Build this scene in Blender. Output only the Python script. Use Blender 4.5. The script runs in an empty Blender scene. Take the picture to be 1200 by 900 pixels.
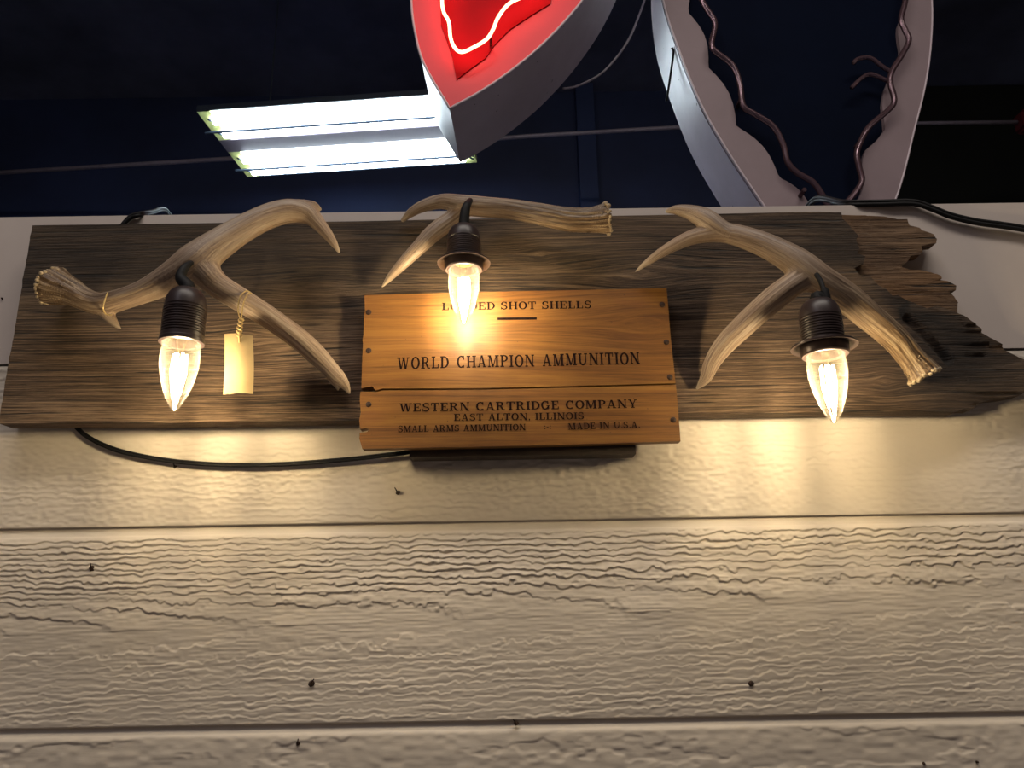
import bpy, bmesh, math, random
import numpy as np
from mathutils import Vector, Matrix

random.seed(7)
C = bpy.context.scene.collection
PI = math.pi

# ------------------------------------------------------------------ camera
F = 900.0
D = 0.80                      # camera to siding face
CZ = 1.55                     # camera height
Xc = Vector((1, 0.0155, -0.005)).normalized()
Uc = Vector((-52.4, 3090, -900)).normalized()
Yc = Uc.cross(Xc).normalized()
Uc = Xc.cross(Yc).normalized()
CAM = Vector((0.0, -D, CZ))
Rcw = Matrix((Xc, Yc, Uc))    # camera vector -> world vector
cd = bpy.data.cameras.new('camera'); cam = bpy.data.objects.new('camera', cd); C.objects.link(cam)
cd.sensor_width = 36; cd.lens = F * 36 / 1200; cd.clip_start = 0.01
cam.matrix_world = Matrix.Translation(CAM) @ Rcw.to_4x4()
bpy.context.scene.camera = cam

# ------------------------------------------------------------------ world, lights, exposure
w = bpy.data.worlds.new('world'); bpy.context.scene.world = w; w.use_nodes = True
w.node_tree.nodes['Background'].inputs[0].default_value = (0.5, 0.55, 0.7, 1)
w.node_tree.nodes['Background'].inputs[1].default_value = 0.02
def area(name, loc, size, sy, power, col, rot=(0, 0, 0)):
    l = bpy.data.lights.new(name, 'AREA'); l.shape = 'RECTANGLE'; l.size = size; l.size_y = sy
    l.energy = power; l.color = col
    o = bpy.data.objects.new(name, l); C.objects.link(o); o.location = loc; o.rotation_euler = rot
    return o
area('shop_light_behind', (0.2, -1.25, 4.1), 2.6, 0.5, 44, (1.0, 0.90, 0.80), (math.radians(14), 0, 0))
area('shop_light_side', (-1.6, -2.6, 4.1), 0.6, 1.6, 9, (0.95, 0.88, 1.0), (math.radians(25), 0, 0))
BULB_L = 400.0
TUBE_L = 32.0
NEON_L = 12.0
vs = bpy.context.scene.view_settings
vs.view_transform = 'Standard'; vs.look = 'None'; vs.exposure = 0.0; vs.gamma = 1.0; vs.use_curve_mapping = False

# ------------------------------------------------------------------ helpers
def ray(px, py):
    return (Rcw @ Vector((px - 600, 450 - py, -F))).normalized()
def P(px, py, y=0.0):
    d = ray(px, py); return CAM + d * ((y - CAM.y) / d.y)
def PZ(px, py, z):
    d = ray(px, py); return CAM + d * ((z - CAM.z) / d.z)
def mpp(px, py, y):           # metres per pixel at that spot
    p = P(px, py, y) - CAM
    return (Rcw.transposed() @ p).z * -1 / F

def hsh(ix, iy, iz):
    h = (ix * 374761393 + iy * 668265263 + iz * 2147483647 * 3 + 12345) & 0xffffffff
    h = ((h ^ (h >> 13)) * 1274126177) & 0xffffffff
    h = ((h ^ (h >> 16)) * 2246822519) & 0xffffffff
    return ((h >> 8) & 0xffff) / 65535.0
def vn(x, y, z=0.0):
    x, y, z = np.broadcast_arrays(np.asarray(x, float), np.asarray(y, float), np.asarray(z, float))
    fx, fy, fz = np.floor(x), np.floor(y), np.floor(z)
    ix, iy, iz = fx.astype(np.int64), fy.astype(np.int64), fz.astype(np.int64)
    u, v, s = x - fx, y - fy, z - fz
    u, v, s = [t * t * (3 - 2 * t) for t in (u, v, s)]
    r = 0
    for a in (0, 1):
        for b in (0, 1):
            for c in (0, 1):
                r = r + (u if a else 1 - u) * (v if b else 1 - v) * (s if c else 1 - s) * hsh(ix + a, iy + b, iz + c)
    return r * 2 - 1
def fbm(x, y, z=0.0, n=4):
    r = 0; a = 0.5; 
    for i in range(n):
        r = r + a * vn(np.asarray(x) * 2 ** i + 17 * i, np.asarray(y) * 2 ** i + 5 * i, np.asarray(z) * 2 ** i); a *= 0.5
    return r

def link(name, me, mat=None, parent=None, smooth=False, ang=None):
    o = bpy.data.objects.new(name, me); C.objects.link(o)
    if mat: me.materials.append(mat)
    if parent: o.parent = parent; o.matrix_parent_inverse = parent.matrix_world.inverted() if False else Matrix.Translation(-Vector(parent.location))
    if smooth:
        me.polygons.foreach_set('use_smooth', [True] * len(me.polygons))
        if ang:
            try: me.set_sharp_from_angle(angle=math.radians(ang))
            except Exception: pass
    return o
def from_bm(name, bm, mat=None, parent=None, smooth=False, ang=None):
    me = bpy.data.meshes.new(name); bm.to_mesh(me); bm.free()
    return link(name, me, mat, parent, smooth, ang)
def tag(o, label=None, cat=None, group=None, kind=None):
    if label: o['label'] = label
    if cat: o['category'] = cat
    if group: o['group'] = group
    if kind: o['kind'] = kind
    return o
def empty(name, loc, label, cat, group=None):
    o = bpy.data.objects.new(name, None); C.objects.link(o); o.location = loc; o.empty_display_size = 0.02
    return tag(o, label, cat, group)

def box_bm(bm, c, s, rot=None):
    r = bmesh.ops.create_cube(bm, size=1.0)
    M = Matrix.Translation(c) @ (rot.to_4x4() if rot else Matrix.Identity(4)) @ Matrix.Diagonal((s[0], s[1], s[2], 1))
    bmesh.ops.transform(bm, matrix=M, verts=r['verts'])
    return r['verts']
def catmull(pts, sub=6):
    pts = [tuple(p) for p in pts]
    out = []
    n = len(pts)
    for i in range(n - 1):
        p0 = pts[max(i - 1, 0)]; p1 = pts[i]; p2 = pts[i + 1]; p3 = pts[min(i + 2, n - 1)]
        for k in range(sub):
            t = k / sub
            out.append(tuple(0.5 * (2 * b + (c - a) * t + (2 * a - 5 * b + 4 * c - d) * t * t + (-a + 3 * b - 3 * c + d) * t ** 3)
                             for a, b, c, d in zip(p0, p1, p2, p3)))
    out.append(pts[-1])
    return out
def tube_bm(bm, path, seg=12, cap=True):
    """path: list of (x,y,z,r)"""
    rings = []
    up = Vector((0.13, 1, 0.21)).normalized()
    prev = None
    for i, p in enumerate(path):
        a = Vector(path[max(i - 1, 0)][:3]); b = Vector(path[min(i + 1, len(path) - 1)][:3])
        t = (b - a).normalized()
        n = (up - t * up.dot(t)) if prev is None else (prev - t * prev.dot(t))
        if n.length < 1e-6: n = t.orthogonal()
        n.normalize(); prev = n
        bn = t.cross(n)
        rings.append([bm.verts.new(Vector(p[:3]) + (n * math.cos(2 * PI * k / seg) + bn * math.sin(2 * PI * k / seg)) * p[3]) for k in range(seg)])
    for r0, r1 in zip(rings, rings[1:]):
        for k in range(seg):
            bm.faces.new((r0[k], r0[(k + 1) % seg], r1[(k + 1) % seg], r1[k]))
    if cap:
        bm.faces.new(rings[0][::-1]); bm.faces.new(rings[-1])
    return rings
def lathe_bm(bm, prof, c, seg=40, cap0=False, cap1=False):
    rings = [[bm.verts.new((c[0] + r * math.cos(2 * PI * k / seg), c[1] + r * math.sin(2 * PI * k / seg), c[2] + z)) for k in range(seg)] for r, z in prof]
    for r0, r1 in zip(rings, rings[1:]):
        for k in range(seg):
            bm.faces.new((r0[k], r0[(k + 1) % seg], r1[(k + 1) % seg], r1[k]))
    if cap0: bm.faces.new(rings[0][::-1])
    if cap1: bm.faces.new(rings[-1])
def wire(name, pts, mat, parent=None, seg=10, sub=8):
    bm = bmesh.new(); tube_bm(bm, catmull(pts, sub), seg)
    return from_bm(name, bm, mat, parent, True)

# ------------------------------------------------------------------ materials
class NT:
    def __init__(s, name):
        s.m = bpy.data.materials.new(name); s.m.use_nodes = True; s.t = s.m.node_tree
        s.b = s.t.nodes['Principled BSDF']; s.out = s.t.nodes['Material Output']
    def n(s, typ, **kw):
        o = s.t.nodes.new(typ)
        for k, v in kw.items():
            if k.startswith('i_'):
                key = k[2:]; key = int(key) if key.isdigit() else key.replace('_', ' ')
                s.set(o.inputs[key], v)
            else: setattr(o, k, v)
        return o
    def set(s, sock, v):
        if hasattr(v, 'is_output'): s.t.links.new(v, sock)
        else: sock.default_value = v
    def p(s, **kw):
        for k, v in kw.items(): s.set(s.b.inputs[k.replace('_', ' ')], v)
    def attr(s, name): return s.n('ShaderNodeAttribute', attribute_name=name)
    def geo(s): return s.n('ShaderNodeTexCoord').outputs['Object']
    def mapv(s, vec, scale, loc=(0, 0, 0)): return s.n('ShaderNodeMapping', i_Vector=vec, i_Scale=scale, i_Location=loc).outputs[0]
    def noise(s, vec, scale=1.0, detail=4.0, rough=0.6, dist=0.0):
        return s.n('ShaderNodeTexNoise', i_Vector=vec, i_Scale=scale, i_Detail=detail, i_Roughness=rough, i_Distortion=dist).outputs[0]
    def ramp(s, fac, stops):
        r = s.n('ShaderNodeValToRGB', i_Fac=fac); e = r.color_ramp.elements
        while len(e) < len(stops): e.new(0.5)
        for el, (p, c) in zip(e, stops):
            el.position = p; el.color = (*c, 1) if len(c) == 3 else c
        return r.outputs[0]
    def math(s, op, a, b=0.0, clamp=False):
        o = s.n('ShaderNodeMath', operation=op); o.use_clamp = clamp; s.set(o.inputs[0], a); s.set(o.inputs[1], b); return o.outputs[0]
    def mix(s, fac, a, b, mode='MIX'):
        o = s.n('ShaderNodeMix', data_type='RGBA', blend_type=mode)
        s.set(o.inputs[0], fac)
        for i, v in ((6, a), (7, b)):
            s.set(o.inputs[i], (*v, 1) if isinstance(v, tuple) and len(v) == 3 else v)
        return o.outputs[2]
    def bump(s, h, strength=0.5, dist=0.001):
        s.set(s.b.inputs['Normal'], s.n('ShaderNodeBump', i_Strength=strength, i_Distance=dist, i_Height=h).outputs[0])
def g3(v): return (v, v, v)

def simple(name, col, rough=0.5, metal=0.0, var=0.15, scale=40, bump=0.0, spec=0.5):
    m = NT(name); n = m.noise(m.geo(), scale)
    lo = tuple(c * (1 - var) for c in col); hi = tuple(min(1, c * (1 + var)) for c in col)
    m.p(Base_Color=m.ramp(n, [(0.3, lo), (0.7, hi)]), Roughness=rough, Metallic=metal, Specular_IOR_Level=spec)
    if bump: m.bump(n, bump, 0.001)
    return m.m

# siding paint
m = NT('siding_paint'); g = m.geo()
n1 = m.noise(g, 5, 5); n2 = m.noise(m.mapv(g, (60, 60, 300)), 1, 5, 0.65)
col = m.ramp(n1, [(0.3, (0.59, 0.525, 0.44)), (0.7, (0.68, 0.61, 0.52))])
m.p(Base_Color=col, Roughness=0.55)
m.bump(n2, 0.25, 0.0006); MAT_SIDING = m.m
m = NT('smooth_trim_paint'); g = m.geo()
n1 = m.noise(g, 6, 5); v = m.n('ShaderNodeTexVoronoi', feature='DISTANCE_TO_EDGE', i_Vector=m.mapv(g, (14, 1, 50)), i_Scale=1.0)
crack = m.math('LESS_THAN', v.outputs['Distance'], 0.006)
msk = m.math('GREATER_THAN', m.noise(g, 9, 2), 0.58)
m.p(Base_Color=m.mix(m.math('MULTIPLY', crack, 0.0), m.ramp(n1, [(0.3, (0.55, 0.48, 0.44)), (0.7, (0.63, 0.56, 0.51))]), (0.22, 0.18, 0.14)), Roughness=0.5)
m.bump(n1, 0.15, 0.001); MAT_TRIM = m.m

# weathered board
def wood(name, cols, tan=None, rough=0.75, sx=5.0, sy=260.0, bumps=0.9, bd=0.0016, crackc=(0.015, 0.011, 0.008), crack_lo=0.36, gloss=None):
    m = NT(name); a = m.attr('grain').outputs['Vector']
    big = m.noise(m.mapv(a, (3.0, 30, 1)), 1, 4, 0.6, 0.4)
    l1 = m.noise(m.mapv(a, (sx, sy, 1)), 1, 6, 0.65, 0.3)
    l2 = m.noise(m.mapv(a, (sx * 6, sy * 4, 1)), 1, 4, 0.7)
    comb = m.math('ADD', m.math('MULTIPLY', l1, 0.55), m.math('MULTIPLY', l2, 0.3))
    comb = m.math('ADD', comb, m.math('MULTIPLY', big, 0.25))
    col = m.ramp(comb, [(0.44, cols[0]), (0.53, cols[1]), (0.63, cols[2])])
    if tan:
        t = m.attr('tone').outputs['Fac']
        tc = m.ramp(comb, [(0.40, tan[0]), (0.53, tan[1]), (0.68, tan[2])])
        col = m.mix(t, col, tc)
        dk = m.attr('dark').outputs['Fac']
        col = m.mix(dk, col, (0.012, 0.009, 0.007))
    cr = m.noise(m.mapv(a, (sx * 0.9, sy * 0.55, 1), (3.1, 7.7, 0)), 1, 3, 0.5, 0.2)
    crm = m.ramp(cr, [(crack_lo - 0.05, (1, 1, 1)), (crack_lo, (0, 0, 0))])
    col = m.mix(crm, col, crackc)
    m.p(Base_Color=col, Roughness=rough)
    h = m.math('SUBTRACT', comb, m.math('MULTIPLY', crm, 0.5))
    m.bump(h, bumps, bd)
    return m
MAT_BOARD = wood('weathered_wood', ((0.013, 0.007, 0.004), (0.085, 0.050, 0.028), (0.27, 0.180, 0.110)),
                 tan=((0.08, 0.038, 0.014), (0.24, 0.120, 0.045), (0.34, 0.19, 0.085)), sx=8.0, sy=560, bumps=1.0, bd=0.006, crack_lo=0.385).m
m = wood('varnished_crate_wood', ((0.085, 0.030, 0.004), (0.155, 0.063, 0.009), (0.215, 0.100, 0.017)), rough=0.5, sx=3.5, sy=150, bumps=0.25, bd=0.0006, crackc=(0.16, 0.055, 0.015), crack_lo=0.27)
g = m.geo(); st = m.noise(m.mapv(g, (12, 1, 40)), 1, 4, 0.6)
basecol = m.b.inputs['Base Color'].links[0].from_socket
c2 = m.mix(m.ramp(st, [(0.58, (0, 0, 0)), (0.75, (0.55, 0.55, 0.55))]), basecol, (0.16, 0.055, 0.015))
sp = m.noise(g, 230, 2, 0.5)
c2 = m.mix(m.ramp(sp, [(0.72, (0, 0, 0)), (0.76, (0.7, 0.7, 0.7))]), c2, (0.06, 0.02, 0.008))
m.set(m.b.inputs['Base Color'], c2); MAT_CRATE = m.m
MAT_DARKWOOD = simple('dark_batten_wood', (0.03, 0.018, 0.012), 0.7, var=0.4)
MAT_INK = simple('black_print_ink', (0.012, 0.005, 0.005), 0.9, spec=0.1, var=0.5, scale=300)

# antler
m = NT('antler_bone'); a = m.attr('grain').outputs['Vector']; rf = m.attr('rough').outputs['Fac']
l = m.noise(m.mapv(a, (7, 6, 6)), 1, 5, 0.65, 0.3); l2 = m.noise(m.mapv(a, (30, 16, 16)), 1, 3)
cc = m.math('ADD', m.math('MULTIPLY', l, 0.7), m.math('MULTIPLY', l2, 0.3))
smooth_c = m.ramp(cc, [(0.33, (0.13, 0.08, 0.05)), (0.5, (0.30, 0.215, 0.15)), (0.66, (0.46, 0.365, 0.265))])
rough_c = m.ramp(cc, [(0.38, (0.04, 0.02, 0.009)), (0.5, (0.16, 0.10, 0.052)), (0.62, (0.42, 0.32, 0.20))])
tipc = m.attr('tip').outputs['Fac']
col = m.mix(rf, smooth_c, rough_c); col = m.mix(m.math('MULTIPLY', tipc, 0.8), col, (0.50, 0.42, 0.31))
m.p(Base_Color=col, Roughness=0.48); m.bump(cc, 0.45, 0.0015); MAT_ANTLER = m.m

MAT_BURR = simple('pale_burr_bone', (0.36, 0.28, 0.18), 0.55, var=0.35, scale=300)
MAT_BAKELITE = simple('dark_brown_bakelite', (0.034, 0.022, 0.022), 0.4, var=0.2)
MAT_CORD = simple('black_rubber_cord', (0.009, 0.009, 0.010), 0.6, spec=0.2)
MAT_RING = simple('dark_ring_metal', (0.045, 0.03, 0.028), 0.35, 0.3)
MAT_BRASS = simple('brass_bulb_collar', (0.75, 0.55, 0.3), 0.3, 1.0)
MAT_PAPER = simple('cream_card', (0.50, 0.385, 0.20), 0.8, var=0.06, scale=60)
MAT_TWINE = simple('jute_twine', (0.46, 0.33, 0.14), 0.9, var=0.35, scale=900, bump=0.5)
MAT_NAIL = simple('rusty_nail', (0.035, 0.018, 0.012), 0.6, 0.5, var=0.5, scale=400)
MAT_NAVY = simple('navy_wall_paint', (0.018, 0.030, 0.090), 0.6, var=0.35, scale=1.2)
MAT_NAVY2 = simple('navy_post_paint', (0.022, 0.042, 0.13), 0.6, var=0.2, scale=2)
MAT_CEIL = simple('dark_ceiling_paint', (0.075, 0.085, 0.15), 0.8, var=0.4, scale=1.5)
MAT_BLACK = simple('blackened_green_panel', (0.0035, 0.0055, 0.0045), 0.8, var=0.3, scale=3)
MAT_SHELL = simple('shop_wall_paint', (0.20, 0.18, 0.16), 0.9, var=0.1, scale=3)
MAT_FLOOR = simple('concrete_floor', (0.45, 0.40, 0.40), 0.7, var=0.2, scale=6)
MAT_CONDUIT = simple('conduit_paint', (0.25, 0.22, 0.28), 0.4)
MAT_REFL = simple('white_reflector', (0.8, 0.82, 0.84), 0.4, var=0.03)
MAT_FIXT = simple('mauve_grey_cover', (0.11, 0.09, 0.115), 0.5, var=0.05)
MAT_ENDP = simple('yellowed_end_plate', (0.62, 0.66, 0.25), 0.5, var=0.1)
MAT_WIREGUARD = simple('dark_guard_wire', (0.02, 0.03, 0.05), 0.5)
# chipped white sign paint
m = NT('chipped_sign_paint'); g = m.geo()
n1 = m.noise(g, 8, 5, 0.6); ch = m.noise(m.mapv(g, (60, 60, 60)), 1, 4, 0.6)
m.p(Base_Color=m.mix(m.ramp(ch, [(0.70, (0, 0, 0)), (0.72, (1, 1, 1))]), m.ramp(n1, [(0.3, (0.52, 0.44, 0.49)), (0.7, (0.62, 0.53, 0.59))]), (0.05, 0.04, 0.05)), Roughness=0.38)
m.bump(ch, 0.15, 0.002); MAT_SIGNW = m.m
MAT_REDFACE = simple('neon_reddened_sign_face', (0.72, 0.016, 0.036), 0.5, var=0.06, scale=6)  # pale face; the neon's red light is put into its colour
MAT_REDDEEP = simple('deep_red_sign_paint', (0.42, 0.0, 0.006), 0.6, spec=0.1, var=0.1, scale=8)
MAT_NAVYFACE = simple('navy_sign_face', (0.0025, 0.005, 0.016), 0.8, spec=0.06, var=0.2, scale=4)
def emis(name, col, strength):
    m = NT(name); m.p(Base_Color=(*[c * 0.5 for c in col], 1), Emission_Color=(*col, 1), Emission_Strength=strength, Roughness=0.5); return m.m
MAT_TUBE = emis('lit_fluorescent_tube', (0.80, 0.93, 1.0), TUBE_L)
MAT_NEON = emis('lit_neon_gas', (1.0, 0.17, 0.10), NEON_L)
MAT_FIL = emis('led_filament', (1.0, 0.79, 0.48), BULB_L)
# clear bulb glass: thin shell, see-through with a glossy film and a faint translucency imitating glare haze
m = NT('clear_bulb_glass'); t = m.t
tr = m.n('ShaderNodeBsdfTransparent', i_Color=(1.0, 0.985, 0.94, 1)); gl = m.n('ShaderNodeBsdfGlossy', i_Roughness=0.05)
tl = m.n('ShaderNodeBsdfTranslucent', i_Color=(1.0, 0.93, 0.75, 1))
lw = m.n('ShaderNodeLayerWeight', i_Blend=0.25)
mx1 = m.n('ShaderNodeMixShader'); m.set(mx1.inputs[0], m.math('ADD', m.math('MULTIPLY', lw.outputs['Facing'], 0.10), 0.003)); t.links.new(tr.outputs[0], mx1.inputs[1]); t.links.new(tl.outputs[0], mx1.inputs[2])
mx2 = m.n('ShaderNodeMixShader'); m.set(mx2.inputs[0], m.math('MULTIPLY', lw.outputs['Fresnel'], 0.5)); t.links.new(mx1.outputs[0], mx2.inputs[1]); t.links.new(gl.outputs[0], mx2.inputs[2])
t.links.new(mx2.outputs[0], m.out.inputs[0]); MAT_GLASS = m.m
m = NT('clear_neon_tubing'); t = m.t
tr = m.n('ShaderNodeBsdfTransparent', i_Color=(0.9, 0.85, 0.9, 1)); gl = m.n('ShaderNodeBsdfGlossy', i_Roughness=0.2, i_Color=(0.35, 0.27, 0.3, 1)); df = m.n('ShaderNodeBsdfDiffuse', i_Color=(0.30, 0.18, 0.21, 1))
mx1 = m.n('ShaderNodeMixShader', i_0=0.22); t.links.new(tr.outputs[0], mx1.inputs[1]); t.links.new(df.outputs[0], mx1.inputs[2])
lw = m.n('ShaderNodeLayerWeight', i_Blend=0.4)
mx2 = m.n('ShaderNodeMixShader'); m.set(mx2.inputs[0], lw.outputs['Fresnel']); t.links.new(mx1.outputs[0], mx2.inputs[1]); t.links.new(gl.outputs[0], mx2.inputs[2])
t.links.new(mx2.outputs[0], m.out.inputs[0]); MAT_GLASSTUBE = m.m

# ------------------------------------------------------------------ setting
def struct(name, c, s, mat):
    bm = bmesh.new(); box_bm(bm, Vector(c), s); o = from_bm(name, bm, mat); return tag(o, kind='structure')
ZTOP = P(600, 246, 0).z
CEIL = 4.45
struct('floor', (0, 0.1, -0.05), (7.2, 8.0, 0.1), MAT_FLOOR)
struct('ceiling', (0, 0.1, CEIL + 0.05), (7.2, 8.0, 0.1), MAT_CEIL)
struct('wall_back', (0, -3.85, CEIL / 2), (7.2, 0.1, CEIL), MAT_SHELL)
struct('wall_left', (-3.55, 0.1, CEIL / 2), (0.1, 7.8, CEIL), MAT_SHELL)
struct('wall_right', (3.55, 0.1, CEIL / 2), (0.1, 7.8, CEIL), MAT_SHELL)
FARY = 3.05
wf = struct('wall_far', (0, FARY + 0.05, CEIL / 2), (7.2, 0.1, CEIL), MAT_NAVY)
wc = struct('wall_front', (0, 0.07, ZTOP / 2), (6.0, 0.11, ZTOP), MAT_TRIM)
# dark panel on the right of the far wall
bx = P(1040, 200, FARY - 0.02).x
bm = bmesh.new(); box_bm(bm, Vector(((bx + 3.5) / 2, FARY - 0.012, CEIL / 2)), (3.5 - bx, 0.02, CEIL - 0.02)); from_bm('dark_panel', bm, MAT_BLACK, wf)
# vertical post on far wall
pa = P(683, 200, FARY - 0.08)
bm = bmesh.new(); box_bm(bm, Vector((pa.x + 0.03, FARY - 0.05, CEIL / 2)), (0.10, 0.09, CEIL - 0.02)); from_bm('post', bm, MAT_NAVY2, wf)

# siding -----------------------------------------------------------
def zpy(py): return P(600, py, 0).z
Z_TRIM, Z_G1, Z_G1b, Z_G2, Z_G2b = zpy(420), zpy(610), zpy(622), zpy(844), zpy(856)
def grid_mesh(name, xs, zs, Y, mat, parent):
    nx, nz = len(xs), len(zs)
    XX, ZZ = np.meshgrid(xs, zs)
    co = np.stack([XX, Y, ZZ], -1).reshape(-1, 3).astype(np.float32)
    idx = np.arange(nx * nz).reshape(nz, nx)
    a, b, c, d = idx[:-1, :-1], idx[:-1, 1:], idx[1:, 1:], idx[1:, :-1]
    fa = np.stack([a, b, c, d], -1).reshape(-1, 4)
    me = bpy.data.meshes.new(name)
    me.vertices.add(len(co)); me.vertices.foreach_set('co', co.ravel())
    me.loops.add(fa.size); me.loops.foreach_set('vertex_index', fa.ravel().astype(np.int32))
    me.polygons.add(len(fa)); me.polygons.foreach_set('loop_start', np.arange(0, fa.size, 4, dtype=np.int32))
    me.update(calc_edges=True); me.validate()
    me.polygons.foreach_set('use_smooth', np.ones(len(fa), dtype=bool))
    me.materials.append(mat)
    o = bpy.data.objects.new(name, me); C.objects.link(o)
    if parent: o.parent = parent; 
    return o
def relief(XX, V, kind):
    """embossed wood grain; V = height in metres above the board's bottom, returns metres proud"""
    if kind == 'mid':
        vc = 0.092 + 0.012 * vn(XX * 2.2, 3.3) + 0.02 * XX
        a = (V - vc) * 1.0
        up = V > vc
        k = np.where(up, 1.0, 0.85)
        d = 0.014 + 0.036 * (XX + 0.75) + 0.008 * vn(XX * 3.1, 9.1)
        Fld = np.sqrt((a * k) ** 2 + d ** 2) / 0.0062
        cw = np.clip(np.abs(a) / 0.025, 0.18, 1)
        Fld = Fld + cw * 0.55 * fbm(XX * 9, V * 26, 1.5, 4) + cw * 0.30 * vn(XX * 75, V * 120, 2.0) + cw * 0.24 * vn(XX * 230, V * 260, 2.0)
        Fld = Fld + np.where(up, np.clip((a - 0.03) / 0.01, 0, 6) * 0.35, np.clip((-a - 0.03) / 0.01, 0, 6) * 0.45)
        fr = Fld - np.floor(Fld)
        saw = np.where(fr < 0.12, fr / 0.12, (1 - fr) / 0.88)
        amp = 0.0016 * (0.35 + 0.65 * np.clip(0.6 + 1.3 * fbm(XX * 14, V * 60, 4.0, 3), 0, 1.3))
        h = saw * amp * np.where(up, 1.0, 0.6)
        h += 0.00028 * vn(XX * 90, V * 520, 8.0)
        return h
    if kind == 'top':
        Fld = V / 0.007 + 1.2 * fbm(XX * 8, V * 40, 5.5, 4) + 0.35 * vn(XX * 140, V * 280, 2.0)
        fr = Fld - np.floor(Fld)
        saw = np.where(fr < 0.2, fr / 0.2, (1 - fr) / 0.8)
        m_ = np.clip(0.35 + 1.4 * fbm(XX * 7, V * 30, 7.0, 3), 0.05, 1)
        return 0.0008 * saw * m_ + 0.00075 * vn(XX * 190, V * 330, 3.0) * np.clip(0.5 + fbm(XX * 5, V * 20, 1.0, 2), 0.1, 1)
    # lower board
    vc = 0.165 + 0.01 * vn(XX * 2.0, 7.3)
    d = 0.03 + 0.03 * np.abs(XX - 0.15 + 0.1 * vn(XX * 2, 1.1))
    Fld = np.sqrt((V - vc) ** 2 + d ** 2) / 0.008 + 0.8 * fbm(XX * 8, V * 30, 11.5, 4) + 0.2 * vn(XX * 110, V * 230, 2.0)
    fr = Fld - np.floor(Fld)
    saw = np.where(fr < 0.16, fr / 0.16, (1 - fr) / 0.84)
    return 0.0010 * saw + 0.0005 * vn(XX * 100, V * 200, 6.0)
def siding(zb, zt_face, zt, kind, xres, zres, x0=-0.78, x1=0.78):
    xs = np.concatenate([np.linspace(-3.0, x0, 12)[:-1], np.arange(x0, x1, xres), np.linspace(x1, 3.0, 12)])
    zf = np.arange(zb + 0.0012, zt_face - 0.0012, zres)
    zs = np.concatenate([[zb, zb, zb + 0.0006], zf, [zt_face - 0.0006, zt_face + 0.0008, zt_face + 0.002, zt - 0.0001, zt + 0.006, zt + 0.0061]])
    XX, ZZ = np.meshgrid(xs, zs)
    V = ZZ - zb
    h = relief(XX, V, kind)
    edge = np.clip((ZZ - zb) / 0.003, 0, 1) * np.clip((zt_face - ZZ) / 0.003, 0, 1)
    Y = -h * edge
    Y[0, :] = 0.010; Y[1, :] = 0.0008
    if kind == 'top': Y[-6:, :] = 0.0002
    else:
        Y[-6, :] = 0.0003; Y[-5, :] = 0.0012; Y[-4, :] = 0.0024
        Y[-3:, :] = 0.0030; Y[-1, :] = 0.012
    return grid_mesh('siding_board', xs, zs, Y, MAT_SIDING, wc)
for o in (wc,):
    o.location = (0, 0, 0)
siding(Z_G1, Z_TRIM - 0.0006, Z_TRIM, 'top', 0.0012, 0.0011)
siding(Z_G2, Z_G1b, Z_G1, 'mid', 0.0011, 0.0008)
pitch = Z_G1 - Z_G2
siding(Z_G2 - pitch, Z_G2b, Z_G2, 'low', 0.0013, 0.0011)
low = siding(Z_G2 - 2 * pitch, Z_G2b - pitch, Z_G2 - pitch, 'mid', 0.012, 0.004)
z = Z_G2 - 3 * pitch; k = 1
while z > -pitch:
    o = low.copy(); C.objects.link(o); o.parent = wc; o.location = (0, 0, -k * pitch); k += 1; z -= pitch
# smooth fascia over the siding
bm = bmesh.new(); box_bm(bm, Vector((0, 0.007, (Z_TRIM + 0.0015 + ZTOP) / 2)), (6.0, 0.016, ZTOP - Z_TRIM - 0.0015))
bmesh.ops.bevel(bm, geom=bm.edges[:], offset=0.0012, segments=2, affect='EDGES')
from_bm('fascia_board', bm, MAT_TRIM, wc)
# rusty nails / old screws left in the siding
def rust_nail(px, py, r, y=0.0, stub=False):
    p = P(px, py, y); s = mpp(px, py, y); bm = bmesh.new()
    rr = r * s
    n = 9
    ring0 = [bm.verts.new((p.x + rr * (0.75 + 0.45 * random.random()) * math.cos(2 * PI * k / n), p.y + 0.001, p.z + rr * (0.75 + 0.45 * random.random()) * math.sin(2 * PI * k / n))) for k in range(n)]
    ring1 = [bm.verts.new((v.co.x * 0.4 + p.x * 0.6 + 0.0004 * random.uniform(-1, 1), p.y - 0.0016 - random.random() * 0.0012, v.co.z * 0.4 + p.z * 0.6)) for v in ring0]
    for k in range(n): bm.faces.new((ring0[k], ring0[(k + 1) % n], ring1[(k + 1) % n], ring1[k]))
    bm.faces.new(ring1)
    bmesh.ops.recalc_face_normals(bm, faces=bm.faces)
    if stub:
        tube_bm(bm, [(p.x, p.y - 0.001, p.z, 0.0007), (p.x + 0.0035 * random.uniform(-1, 1), p.y - 0.005, p.z + 0.0045, 0.0005)], 6)
    return from_bm('nail', bm, MAT_NAIL, wc)
for px, py, r, s in [(107, 666, 4, 1), (365, 801, 4, 1), (880, 801, 4, 0), (605, 848, 3, 1), (349, 871, 3, 1), (466, 577, 2.6, 1),
                     (574, 658, 1.6, 0), (205, 547, 2.2, 1), (1083, 895, 2, 0), (1145, 893, 2, 0), (962, 808, 1.0, 0), (3, 350, 1.6, 0)]:
    rust_nail(px, py, r, -0.001, s)

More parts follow.
